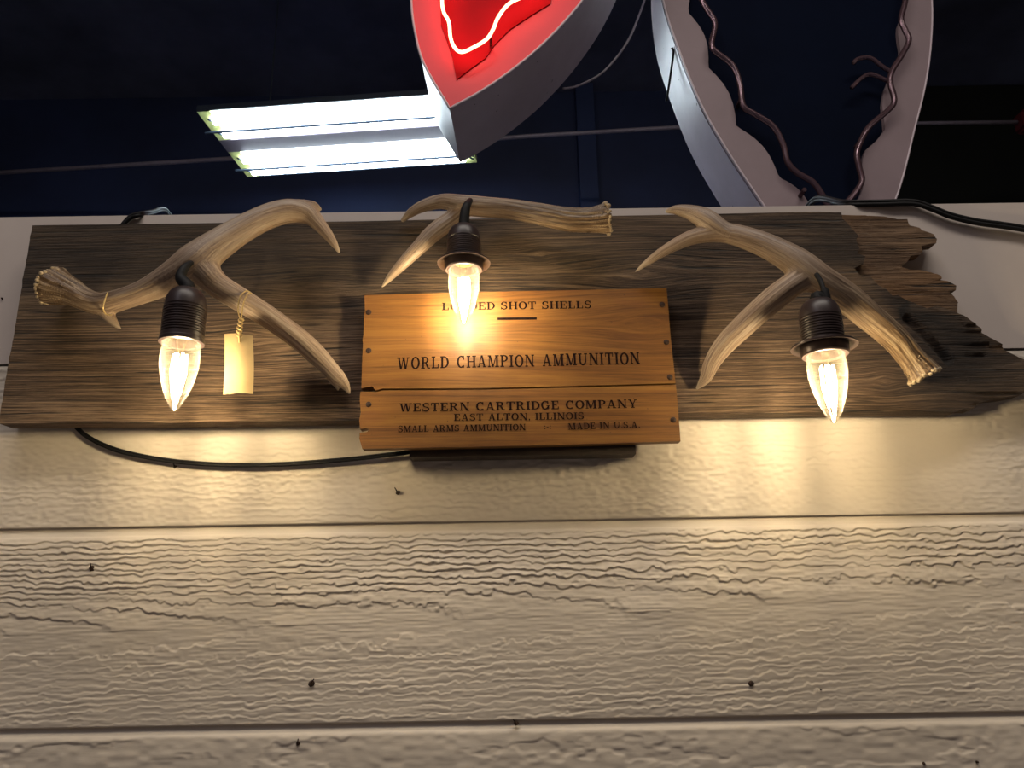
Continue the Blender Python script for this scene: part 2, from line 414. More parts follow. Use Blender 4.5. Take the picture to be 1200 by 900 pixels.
# ------------------------------------------------------------------ weathered board
YB = -0.030    # front face of board
def slab(name, outline_px, yf, yb, mat, parent=None, step=(0.004, 0.003), deform=None, attrs=None, warp=None, pxplane=None, smooth=True):
    """polygon given in photo pixels -> points on its own plane, cut to a fine grid, given real thickness"""
    bm = bmesh.new()
    pts = [P(x, y, yf) for x, y in outline_px]
    vs_ = [bm.verts.new(p) for p in pts]
    f = bm.faces.new(vs_)
    f.normal_update()
    if f.normal.y > 0: f.normal_flip()
    bmesh.ops.triangulate(bm, faces=[f])
    bmesh.ops.dissolve_limit(bm, angle_limit=0.01, verts=bm.verts, edges=bm.edges) if False else None
    xs = [p.x for p in pts]; zs = [p.z for p in pts]
    x = min(xs) + step[0]
    while x < max(xs):
        bmesh.ops.bisect_plane(bm, geom=bm.verts[:] + bm.edges[:] + bm.faces[:], plane_co=(x, 0, 0), plane_no=(1, 0, 0), dist=1e-6); x += step[0]
    z = min(zs) + step[1]
    while z < max(zs):
        bmesh.ops.bisect_plane(bm, geom=bm.verts[:] + bm.edges[:] + bm.faces[:], plane_co=(0, 0, z), plane_no=(0, 0, 1), dist=1e-6); z += step[1]
    bnd = [e for e in bm.edges if e.is_boundary]
    r = bmesh.ops.extrude_edge_only(bm, edges=bnd)
    nv = [g for g in r['geom'] if isinstance(g, bmesh.types.BMVert)]
    for v in nv: v.co.y = yb
    ne = [g for g in r['geom'] if isinstance(g, bmesh.types.BMEdge) and all(abs(v.co.y - yb) < 1e-9 for v in g.verts)]
    bmesh.ops.holes_fill(bm, edges=ne, sides=0)
    bmesh.ops.recalc_face_normals(bm, faces=bm.faces)
    me = bpy.data.meshes.new(name); bm.to_mesh(me); bm.free()
    n = len(me.vertices); co = np.empty(n * 3, np.float32); me.vertices.foreach_get('co', co); co = co.reshape(-1, 3)
    X, Y, Z = co[:, 0].astype(float), co[:, 1].astype(float), co[:, 2].astype(float)
    wz = warp(X, Z) if warp else Z
    gr = np.stack([X, wz + (Y - yf) * 0.7, Y * 0], -1).astype(np.float32)
    front = np.abs(Y - yf) < 1e-6
    at = me.attributes.new('grain', 'FLOAT_VECTOR', 'POINT'); at.data.foreach_set('vector', gr.ravel())
    if attrs:
        for k_, fn in attrs.items():
            at = me.attributes.new(k_, 'FLOAT', 'POINT'); at.data.foreach_set('value', fn(X, Z, front).astype(np.float32))
    if deform:
        co[front, 1] += deform(X[front], Z[front]).astype(np.float32)
    me.vertices.foreach_set('co', co.ravel()); me.update()
    return link(name, me, mat, parent, smooth, 40)
def knot_warp(knots, base=0.0):
    def fn(X, Z):
        W = Z.copy()
        for px, py, a, b, A in knots:
            p = P(px, py, YB)
            dx = (X - p.x) / a; dz = (Z - p.z) / b
            W = W - A * b * dz / (1 + dx ** 2 + dz ** 2) ** 1.0
        W = W + 0.0026 * fbm(X * 2.2, Z * 9, 2.0, 3)
        return W
    return fn
BKN = [(285, 397, .014, .010, 0.9), (748, 322, .05, .020, 0.9), (372, 335, .06, .02, 0.7), (634, 298, .008, .006, 0.9), (1038, 447, .01, .008, 0.9), (520, 460, .06, .02, 0.8)]
outer = [(38, 264), (420, 259), (700, 253), (960, 248), (986, 249)]
edgeR = [(1004, 251), (1020, 251), (1036, 252), (1052, 256), (1064, 256), (1066, 261), (1067, 263), (1079, 266), (1082, 270), (1095, 274), (1098, 280), (1097, 285), (1089, 286), (1079, 289), (1081, 294), (1079, 298), (1068, 299), (1064, 306), (1057, 312),
         (1066, 315), (1079, 316), (1092, 319), (1102, 323), (1103, 327), (1099, 328), (1110, 330), (1120, 335), (1120, 340), (1111, 341), (1118, 348), (1122, 355), (1122, 366)]
edgeR2 = [(1130, 369), (1140, 376), (1152, 383), (1154, 388), (1163, 393), (1179, 401), (1182, 407), (1200, 416), (1222, 424), (1238, 433), (1232, 446), (1215, 452), (1200, 461), (1183, 464), (1165, 466), (1152, 470), (1148, 474), (1143, 478), (1130, 478), (1122, 482)]
fract = [(1112, 362), (1099, 358), (1086, 361), (1074, 356), (1063, 352), (1052, 346), (1046, 347), (1038, 338), (1029, 334), (1020, 324), (1008, 322), (1001, 314), (1012, 308), (1014, 300), (1005, 297), (1007, 290), (1003, 282), (1006, 276), (999, 269), (994, 262), (987, 256)]
bottom = [(1010, 482), (796, 485.5), (420, 492.5), (200, 495.5), (-2, 496)]
gv0, gv1 = P(1064, 374, YB), P(1112, 420, YB)
def segd(X, Z, a, b):
    ax, az = b.x - a.x, b.z - a.z; L = ax * ax + az * az
    t = np.clip(((X - a.x) * ax + (Z - a.z) * az) / L, 0, 1)
    return np.hypot(X - a.x - ax * t, Z - a.z - az * t), t
def b_deform(X, Z):
    d = -0.0011 * fbm(X * 6, Z * 90, 1.0, 3)
    d = d - 0.0016 * np.clip(vn(X * 4 + 3, Z * 170, 5.0) - 0.35, 0, 1)
    s, t = segd(X, Z, gv0, gv1)
    wd = 0.0065
    d = d + 0.006 * np.clip(1 - (s / wd) ** 2, 0, 1)
    # rotten right end: coarse stepped surface
    r = np.clip((X - P(1090, 400, YB).x) / 0.05, 0, 1)
    d = d + r * (0.006 + 0.004 * np.round(2 * vn(X * 10, Z * 55, 3.0)) / 2)
    return d
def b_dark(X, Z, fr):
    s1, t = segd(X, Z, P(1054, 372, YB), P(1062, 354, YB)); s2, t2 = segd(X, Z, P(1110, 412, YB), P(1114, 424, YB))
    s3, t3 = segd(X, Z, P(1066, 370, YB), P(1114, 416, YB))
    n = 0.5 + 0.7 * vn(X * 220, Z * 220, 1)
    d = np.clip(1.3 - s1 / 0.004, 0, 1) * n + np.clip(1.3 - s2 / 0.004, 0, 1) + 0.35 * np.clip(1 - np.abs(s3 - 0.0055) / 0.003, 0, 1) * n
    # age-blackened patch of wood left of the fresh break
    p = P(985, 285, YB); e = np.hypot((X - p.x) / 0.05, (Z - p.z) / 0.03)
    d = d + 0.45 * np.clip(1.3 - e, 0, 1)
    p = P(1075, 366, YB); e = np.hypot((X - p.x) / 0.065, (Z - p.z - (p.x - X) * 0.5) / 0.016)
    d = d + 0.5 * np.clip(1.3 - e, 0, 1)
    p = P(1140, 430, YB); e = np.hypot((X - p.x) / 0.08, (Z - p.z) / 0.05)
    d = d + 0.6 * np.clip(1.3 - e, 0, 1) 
    d = d + 0.62 * np.clip(1.0 - (X - P(250, 300, YB).x) / 0.8, 0.3, 1) * np.clip((Z - P(200, 400, YB).z) / 0.07, 0, 1)  # aged stain over the upper left, deepened with shade put into the colour
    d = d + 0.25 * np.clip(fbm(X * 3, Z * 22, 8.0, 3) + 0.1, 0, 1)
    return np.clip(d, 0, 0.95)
def b_tone(X, Z, fr):
    p = P(1175, 404, YB); return np.clip(1.2 - np.hypot(X - p.x, (Z - p.z) * 2) / 0.014, 0, 0.8)
board = empty('weathered_board', P(560, 490, -0.016), 'long weathered grey-brown plank with a broken right end, mounted on the white siding', 'plank')
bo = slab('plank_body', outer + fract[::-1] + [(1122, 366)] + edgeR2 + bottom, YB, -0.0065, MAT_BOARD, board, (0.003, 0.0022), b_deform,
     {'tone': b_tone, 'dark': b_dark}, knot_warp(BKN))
YT = YB + 0.0075
def t_deform(X, Z):
    return -0.0022 * np.round(2.5 * vn(X * 9, Z * 70, 4.0)) / 2.5 - 0.0012 * fbm(X * 20, Z * 150, 1.0, 3)
tan_out = [(980, 251)] + [(x, y + 1) for x, y in edgeR[:3]] + edgeR[3:] + [(1126, 372), (1100, 372), (1050, 362), (1000, 335), (980, 300)]
tp = slab('split_wood_face', tan_out, YT, -0.0068, MAT_BOARD, board, (0.0025, 0.0018), t_deform,
     {'tone': lambda X, Z, f: np.clip(0.78 + 0.5 * vn(X * 12, Z * 40, 2.0), 0.35, 1), 'dark': lambda X, Z, f: 0.5 * np.clip(vn(X * 12, Z * 130, 9.0) - 0.55, 0, 1)}, knot_warp([]))
tag(tp, 'paler tan freshly split wood at the broken upper right end')

# ------------------------------------------------------------------ crate-end sign
YSF = -0.043
sign = empty('wooden_crate_sign', P(610, 525, YB - 0.006), 'orange varnished wooden crate-end sign with black ammunition lettering, over the middle of the plank', 'sign')
up = [(427, 346), (600, 341.5), (781, 337.5), (783, 358), (786, 396), (788.5, 420), (790.5, 438), (791.5, 449), (660, 452.5), (560, 455), (448, 455.2), (441, 457.5), (436, 452.5), (423.5, 455), (424.5, 420), (425.5, 403), (424.5, 398), (426, 392), (426.5, 370), (428, 363)]
lo = [(422.5, 459), (436, 459), (441, 459.5), (448, 457.4), (560, 456.8), (660, 454.5), (791.8, 451), (794, 470), (795.5, 490), (797.5, 517), (700, 520), (600, 522.5), (424.5, 526), (421, 514), (421.5, 507), (430, 506), (432.5, 503.5), (429, 501.5), (422, 503), (421, 492), (423, 484), (421.5, 470)]
def s_def(X, Z): return 0.0004 * vn(X * 9, Z * 40)
gw = knot_warp([(755, 385, .05, .02, 1.0), (500, 400, .09, .02, -.8)])
slab('sign_plank', up, YSF, YB - 0.0015, MAT_CRATE, sign, (0.006, 0.005), s_def, None, gw)
slab('sign_plank', lo, YSF, YB - 0.0015, MAT_CRATE, sign, (0.006, 0.005), s_def, None, gw)
# dark batten behind the lower edge
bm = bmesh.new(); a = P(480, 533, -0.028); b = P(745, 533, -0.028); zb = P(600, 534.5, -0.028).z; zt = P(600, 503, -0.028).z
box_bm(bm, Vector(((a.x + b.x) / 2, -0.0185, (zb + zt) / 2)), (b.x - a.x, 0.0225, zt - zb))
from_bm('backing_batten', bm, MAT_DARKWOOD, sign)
for v_ in []: pass
def nail_head(px, py, r=3.4, parent=sign, y=YSF):
    p = P(px, py, y); s = mpp(px, py, y) * r; bm = bmesh.new()
    prof = [(s * 1.0, 0.0), (s * 1.0, 0.0008), (s * 0.8, 0.0013), (s * 0.0001, 0.0014)]
    lathe_bm(bm, prof, (0, 0, 0), 14, True, False)
    bmesh.ops.transform(bm, matrix=Matrix.Translation(p + Vector((0, 0.0004, 0))) @ Matrix.Rotation(PI / 2, 4, 'X'), verts=bm.verts)
    return from_bm('nail', bm, MAT_NAIL, parent, True, 40)
for q in [(432, 366), (432, 411), (432, 474), (776, 357), (781, 401), (785, 442), (789, 492)]: nail_head(*q)

# lettering ---------------------------------------------------------
ST, TH, SE = 0.22, 0.115, 0.095
def R_(x0, y0, x1, y1): return [(x0, y0), (x1, y0), (x1, y1), (x0, y1)]
def LN(x0, y0, x1, y1, w_): return [(x0 - w_ / 2, y0), (x0 + w_ / 2, y0), (x1 + w_ / 2, y1), (x1 - w_ / 2, y1)]
def ARC(cx, cy, rx, ry, a0, a1, tw=ST, th=TH, n=18):
    o_, i_ = [], []
    for k in range(n + 1):
        a = math.radians(a0 + (a1 - a0) * k / n); c_, s_ = math.cos(a), math.sin(a)
        o_.append((cx + rx * c_, cy + ry * s_)); i_.append((cx + (rx - tw) * c_, cy + (ry - th) * s_))
    return [[o_[k], o_[k + 1], i_[k + 1], i_[k]] for k in range(n)]
def STEM(x, y0=0, y1=1, w_=ST, b=True, t=True, sw=0.10):
    r = [R_(x - w_ / 2, y0, x + w_ / 2, y1)]
    if b: r.append(R_(x - w_ / 2 - sw, y0, x + w_ / 2 + sw, y0 + SE))
    if t: r.append(R_(x - w_ / 2 - sw, y1 - SE, x + w_ / 2 + sw, y1))
    return r
def glyph(c):
    if c == 'A': return 1.0, [LN(.15, 0, .46, 1, .10), LN(.80, 0, .50, 1, .20), R_(.27, .27, .70, .36), R_(0, 0, .30, SE), R_(.62, 0, 1.0, SE)]
    if c == 'C': return .92, ARC(.46, .5, .46, .52, 50, 310) + [R_(.68, .66, .80, 1.0), R_(.70, .0, .80, .22)]
    if c == 'D': return .94, STEM(.20, t=True, sw=.1) + ARC(.36, .5, .58, .5, -90, 90, ST, SE) + [R_(.2, 0, .37, SE), R_(.2, 1 - SE, .37, 1)]
    if c == 'E': return .86, STEM(.20) + [R_(.2, 0, .80, SE), R_(.2, 1 - SE, .78, 1), R_(.2, .46, .56, .55), R_(.72, 0, .82, .30), R_(.69, .70, .78, 1), R_(.52, .36, .59, .65)]
    if c == 'G': return 1.0, ARC(.46, .5, .46, .52, 50, 330) + [R_(.68, .66, .80, 1.0), R_(.70, .05, .88, .46), R_(.58, .40, .98, .48)]
    if c == 'H': return 1.04, STEM(.20) + STEM(.84) + [R_(.2, .46, .84, .55)]
    if c == 'I': return .42, STEM(.21)
    if c == 'L': return .82, STEM(.20) + [R_(.2, 0, .76, SE), R_(.68, 0, .78, .34)]
    if c == 'M': return 1.26, STEM(.17, w_=.10) + STEM(1.04) + [LN(.24, 1, .58, .02, .20), LN(.96, 1, .60, .02, .10), R_(.04, 1 - SE, .30, 1)]
    if c == 'N': return 1.06, STEM(.17, w_=.10) + STEM(.89, w_=.10) + [LN(.22, 1, .86, 0, .22), R_(.04, 1 - SE, .3, 1)]
    if c == 'O': return .98, ARC(.49, .5, .49, .52, 0, 360, n=32)
    if c == 'P': return .86, STEM(.20) + ARC(.42, .72, .42, .28, -90, 90, ST, SE) + [R_(.2, .44, .43, .44 + SE), R_(.2, 1 - SE, .43, 1)]
    if c == 'R': return 1.0, STEM(.20) + ARC(.42, .73, .40, .27, -90, 90, ST, SE) + [R_(.2, .46, .43, .46 + SE), R_(.2, 1 - SE, .43, 1), LN(.50, .5, .80, 0, .20), R_(.70, 0, 1.0, SE)]
    if c == 'S': return .80, ARC(.40, .745, .36, .275, 20, 270, .17, .10) + ARC(.40, .27, .38, .29, -160, 90, .18, .115) + [R_(.62, .68, .70, 1.0), R_(.03, 0, .11, .32)]
    if c == 'T': return .94, STEM(.47, t=False) + [R_(.05, 1 - SE, .89, 1), R_(.03, .66, .12, 1), R_(.82, .66, .91, 1)]
    if c == 'U': return 1.04, [R_(.11, .35, .30, 1), R_(.79, .35, .89, 1), R_(0, 1 - SE, .41, 1), R_(.67, 1 - SE, 1.02, 1)] + ARC(.50, .38, .39, .40, 180, 360, .19, .12)
    if c == 'W': return 1.42, [LN(.20, 1, .46, 0, .20), LN(.50, 0, .72, 1, .10), LN(.74, 1, .98, 0, .20), LN(1.02, 0, 1.22, 1, .10), R_(0, 1 - SE, .38, 1), R_(.54, 1 - SE, .9, 1), R_(1.08, 1 - SE, 1.4, 1)]
    if c == 'Y': return 1.0, [LN(.20, 1, .50, .42, .20), LN(.82, 1, .54, .42, .10), R_(.41, 0, .60, .46), R_(.3, 0, .71, SE), R_(.02, 1 - SE, .38, 1), R_(.68, 1 - SE, .98, 1)]
    if c == '.': return .24, [R_(.04, 0, .22, .17)]
    if c == ',': return .26, [R_(.05, 0, .22, .17), LN(.17, .05, .08, -.17, .08)]
    if c == ':': return .24, [R_(.05, .18, .2, .34), R_(.05, .62, .2, .78)]
    if c == '-': return .30, [R_(.02, .42, .28, .54)]
    return .5, []
def text_line(s, a, b, hpx, gap=0.12, space=0.55, jitter=0.0):
    A, B = P(*a, YSF - 0.0006), P(*b, YSF - 0.0006)
    xs, x = [], 0
    for c in s:
        if c == ' ': x += space; continue
        w_, polys = glyph(c); xs.append((x, polys)); x += w_ + gap
    total = x - gap; L = (B - A).length; ux = (B - A).normalized(); uz = Vector((0, 0, 1)); uz = (uz - ux * uz.dot(ux)).normalized()
    H = hpx * mpp(*a, YSF) / math.cos(math.radians(18)) * 1.0
    bm = bmesh.new(); lay = 0
    for x0, polys in xs:
        jy = random.uniform(-jitter, jitter)
        for pl in polys:
            lay = (lay + 1) % 7
            vv = [bm.verts.new(A + ux * ((x0 + px_) / total * L) + uz * ((py_ + jy) * H) + Vector((0, -0.00001 * lay, 0))) for px_, py_ in pl]
            bm.faces.new(vv)
    bmesh.ops.recalc_face_normals(bm, faces=bm.faces)
    for f in bm.faces:
        if f.normal.y > 0: f.normal_flip()
    return from_bm('lettering', bm, MAT_INK, sign)
text_line('LOADED SHOT SHELLS', (518, 363.6), (693, 361.2), 9.0)
text_line('WORLD CHAMPION AMMUNITION', (465, 432.8), (750, 426.6), 14.0, gap=.16, space=.75, jitter=.02)
text_line('WESTERN CARTRIDGE COMPANY', (467.6, 482.6), (747, 477.8), 9.6, gap=.13, space=.6)
text_line('EAST ALTON, ILLINOIS', (532, 493.2), (684.5, 491.2), 7.9)
text_line('SMALL ARMS AMMUNITION', (466.5, 506.5), (616, 504.2), 7.4, gap=.12, space=.6)
text_line(':-:', (637.6, 504), (646, 503.8), 6.5)
text_line('MADE IN U.S.A.', (666, 503.6), (750, 501.2), 7.4, gap=.14)
bm = bmesh.new(); q = [P(583, 375, YSF - .0006), P(629, 374.5, YSF - .0006), P(629, 371.7, YSF - .0006), P(583, 372.2, YSF - .0006)]
bm.faces.new([bm.verts.new(p) for p in q]); from_bm('printed_rule', bm, MAT_INK, sign)

# ------------------------------------------------------------------ antlers
def antler(label, chains, burr, rough_c, seed, extra=None):
    """chains: lists of (px,py,rpx,y); first is the main beam starting at the burr"""
    segs = []; bm = bmesh.new()
    for ci, ch in enumerate(chains):
        pts = []
        for px, py, r, y in ch:
            p = P(px, py, y); pts.append((p.x, p.y, p.z, (r * 1.14 + 0.3) * mpp(px, py, y)))
        cp = catmull(pts, 5)
        cp = [(a, b, c, max(r, 0.0006)) for a, b, c, r in cp]
        tube_bm(bm, cp, 20)
        e = cp[-1]; bmesh.ops.create_icosphere(bm, subdivisions=2, radius=e[3] * 1.0, matrix=Matrix.Translation(e[:3]))
        L = 0
        for a, b in zip(cp, cp[1:]):
            l = (Vector(b[:3]) - Vector(a[:3])).length
            segs.append((a, b, L, l, ci)); L += l
    # burr: ring of knobs around the base
    b0 = chains[0][0]; b1 = chains[0][1]
    pb = P(b0[0], b0[1], b0[3]); pn = P(b1[0], b1[1], b1[3]); ax = (pn - pb).normalized(); rb = b0[2] * mpp(b0[0], b0[1], b0[3])
    n1_ = ax.orthogonal().normalized(); n2_ = ax.cross(n1_)
    rnd = random.Random(seed)
    kb = bmesh.new(); rk = rb * 1.14 + 0.0002
    for k in range(30):
        a = 2 * PI * k / 30 + rnd.uniform(-.06, .06)
        c = pb + ax * rnd.uniform(-0.0008, 0.0014) + (n1_ * math.cos(a) + n2_ * math.sin(a)) * rk * rnd.uniform(0.90, 1.0)
        bmesh.ops.create_icosphere(kb, subdivisions=2, radius=rnd.uniform(0.0014, 0.0026), matrix=Matrix.Translation(c) @ Matrix.Diagonal((1, 1, rnd.uniform(.7, 1.2), 1)))
    c2_ = P(chains[0][2][0], chains[0][2][1], chains[0][2][3]); r2_ = (chains[0][2][2] * 1.14 + .3) * mpp(*chains[0][2][:2], chains[0][2][3]); L2_ = (c2_ - pb).length
    for k in range(46):     # pearling above the burr
        a = rnd.uniform(0, 2 * PI); t = rnd.random() ** 1.6
        c = pb + (c2_ - pb) * t + (n1_ * math.cos(a) + n2_ * math.sin(a)) * (rk + (r2_ - rk) * min(1, t * 1.25)) * 0.97
        bmesh.ops.create_icosphere(kb, subdivisions=1, radius=rnd.uniform(0.0006, 0.0013), matrix=Matrix.Translation(c))
    me = bpy.data.meshes.new('tmp'); bm.to_mesh(me); bm.free()
    tmp = bpy.data.objects.new('tmp', me); C.objects.link(tmp)
    md = tmp.modifiers.new('r', 'REMESH'); md.mode = 'VOXEL'; md.voxel_size = 0.0011; md.use_smooth_shade = True
    sm = tmp.modifiers.new('s', 'SMOOTH'); sm.factor = 0.5; sm.iterations = 9
    dg = bpy.context.evaluated_depsgraph_get()
    me2 = bpy.data.meshes.new_from_object(tmp.evaluated_get(dg)); bpy.data.objects.remove(tmp)
    n = len(me2.vertices); co = np.empty(n * 3, np.float32); me2.vertices.foreach_get('co', co); co = co.reshape(-1, 3).astype(float)
    nr = np.empty(n * 3, np.float32); me2.vertices.foreach_get('normal', nr); nr = nr.reshape(-1, 3).astype(float)
    ne = len(me2.edges); ed = np.empty(ne * 2, np.int32); me2.edges.foreach_get('vertices', ed); ed = ed.reshape(-1, 2)
    wj = np.zeros(n)
    for ch in chains[1:]:
        q_ = ch[1] if len(ch) > 4 else ch[0]
        pj = P(q_[0], q_[1], q_[3]); rj = (0.034 if q_[2] > 10 else 0.016)
        wj = np.maximum(wj, np.clip(1.6 - np.linalg.norm(co - np.array(pj), axis=1) / rj * 1.6, 0, 1))
    deg = np.bincount(ed.ravel(), minlength=n)[:, None]
    for it in range(70):
        acc = np.stack([np.bincount(ed[:, 0], co[ed[:, 1], k_], n) + np.bincount(ed[:, 1], co[ed[:, 0], k_], n) for k_ in range(3)], -1)
        co = co + (acc / deg - co) * (wj * 0.6)[:, None]
    best = np.full(n, 1e9); S = np.zeros(n); A = np.zeros((n, 2)); CI = np.zeros(n, int); RA = np.zeros(n)
    for a, b, L, l, ci in segs:
        a3 = np.array(a[:3]); d = np.array(b[:3]) - a3; ll = d @ d
        t = np.clip(((co - a3) @ d) / ll, 0, 1); q = co - a3 - t[:, None] * d; rad = a[3] + (b[3] - a[3]) * t
        dist = np.linalg.norm(q, axis=1) - rad
        msk = dist < best
        tv = Vector(d / math.sqrt(ll)); e1 = Vector((0.1, 1, 0.1)); e1 = (e1 - tv * e1.dot(tv)).normalized(); e2 = tv.cross(e1)
        qa = q / (np.linalg.norm(q, axis=1)[:, None] + 1e-9)
        best[msk] = dist[msk]; S[msk] = (L + t * l)[msk]; A[msk, 0] = (qa @ np.array(e1))[msk]; A[msk, 1] = (qa @ np.array(e2))[msk]
        CI[msk] = ci; RA[msk] = rad[msk]
    baseL = rough_c
    rough = np.where(CI == 0, np.clip(1 - S / baseL, 0, 1), 0.0)
    tip = np.clip(1 - RA / 0.0048, 0, 1) * (1 - np.clip(rough * 2, 0, 1))
    gro = fbm(S * 14, A[:, 0] * 5.5 + seed, A[:, 1] * 5.5, 3)
    gr2 = vn(S * 160, A[:, 0] * 7 + seed, A[:, 1] * 7)
    disp = gro * (0.0009 + 0.0019 * rough) * np.clip(RA / 0.009, 0.1, 1) + gr2 * 0.0005 * rough
    co = co + nr * disp[:, None]
    me2.vertices.foreach_set('co', co.astype(np.float32).ravel())
    g_ = np.stack([S * 2.2 + CI * 3.1, A[:, 0] + seed, A[:, 1]], -1).astype(np.float32)
    at = me2.attributes.new('grain', 'FLOAT_VECTOR', 'POINT'); at.data.foreach_set('vector', g_.ravel())
    at = me2.attributes.new('rough', 'FLOAT', 'POINT'); at.data.foreach_set('value', np.clip(rough * 1.4, 0, 1).astype(np.float32))
    at = me2.attributes.new('tip', 'FLOAT', 'POINT'); at.data.foreach_set('value', tip.astype(np.float32))
    me2.update(); me2.name = 'antler'
    o = bpy.data.objects.new('antler', me2); C.objects.link(o); me2.materials.clear(); me2.materials.append(MAT_ANTLER)
    me2.polygons.foreach_set('use_smooth', np.ones(len(me2.polygons), dtype=bool))
    b_ = from_bm('burr', kb, MAT_BURR, o, True); tag(b_, 'pale knobbly rim at the base of the antler')
    return tag(o, label, 'antler', 'deer antlers mounted on the plank')
J1, J2, J3 = -0.100, -0.062, -0.100
antler('pale forked deer antler on the left of the plank, price tag tied to it',
       [[(62, 335, 20, -.052), (70, 338, 17.5, -.054), (85, 343, 13.5, -.058), (105, 353, 11, -.062), (122, 356, 11.5, -.066), (148, 349, 11, -.076), (175, 339, 12.5, -.088), (202, 325, 16, -.097), (228, 309, 20, J1), (247, 293, 17, -.098),
         (272, 276, 14.5, -.092), (300, 260, 13, -.085), (325, 250, 12.5, -.078), (345, 247, 12, -.073), (361, 251, 10.5, -.07), (372, 261, 7.5, -.069), (383, 274, 5.6, -.068), (391, 285, 3.8, -.067), (397, 295, 1.5, -.066)],
        [(224, 304, 9, J1), (240, 319, 15, -.1), (256, 335, 13, -.095), (283, 352, 12, -.086), (318, 374, 11.2, -.072), (352, 399, 11, -.06), (378, 423, 10, -.049), (395, 441, 8, -.042), (405, 452, 4.5, -.038), (409.5, 461, 1.2, -.036)],
        [(385, 430, 8, -.047), (391, 444, 5.5, -.042), (394, 451, 2.8, -.04), (396, 457, 1.0, -.038)],
        [(118, 357, 9, -.064), (126, 368, 6.5, -.064), (133, 377, 4.2, -.066), (141, 385, 1.0, -.07)],
        [(352, 243, 9, -.072), (366, 241, 5, -.068), (374, 245, 2.5, -.064)]],
       None, 0.11, 1)
antler('slender deer antler with rough knobbly base, lying along the plank top above the crate sign',
       [[(712, 256, 16, -.062), (704, 257, 14, -.062), (690, 258, 12, -.06), (668, 257.5, 11.5, -.058), (632, 251, 10.8, -.055), (597, 245, 10, -.053), (562, 242, 10.5, J2), (540, 239, 9.5, J2), (518, 236, 7.5, -.05), (497, 241, 6, -.047), (482, 249, 4.5, -.043), (472, 258, 2.2, -.036)],
        [(548, 242, 9, J2), (532, 255, 9, -.054), (508, 273, 8.8, -.056), (491, 290, 7.4, -.056), (472, 309, 5.8, -.053), (458, 324, 3.8, -.048), (448, 336, .9, -.043)]],
       None, 0.15, 2)
antler('forked deer antler on the right of the plank with ribbed brown base pointing down right',
       [[(1084, 441, 16, -.062), (1079, 434, 14.5, -.062), (1066, 418, 12.5, -.065), (1048, 397, 13.2, -.072), (1018, 371, 14.3, -.083), (992, 349, 15, -.092), (962, 329, 15.5, J3), (938, 311, 15.5, -.1), (910, 294, 13, -.096), (880, 281, 11.5, -.09), (846, 273, 9.8, -.082), (812, 278, 7.8, -.074), (782, 292, 5.6, -.066), (762, 305, 3.8, -.058), (745, 318, .9, -.05)],
        [(952, 318, 8, -.1), (938, 328, 12.5, -.099), (920, 340, 13.2, -.096), (894, 361, 12.3, -.087), (869, 384, 11.5, -.075), (849, 404, 10.3, -.063), (835, 424, 8.3, -.052), (827, 443, 5.8, -.043), (817, 455, 1.5, -.037)],
        [(868, 281, 6, -.088), (845, 269, 10, -.084), (825, 256, 10.5, -.08), (809, 249, 7.5, -.076), (793, 246, 5, -.072), (782, 247.5, 2.2, -.07)]],
       None, 0.17, 3)
# string tied round the brow tine of the left antler
tw = []
for x, y, yy in [(126, 343, -.081), (123, 351, -.084), (121, 361, -.086), (124, 368, -.078), (131, 369, -.080)]:
    p = P(x, y, yy); tw.append((p.x, p.y, p.z, 0.0008))
o = wire('string', tw, MAT_TWINE); tag(o, 'short pale string end tied round the small tine by the left antler base', 'string')

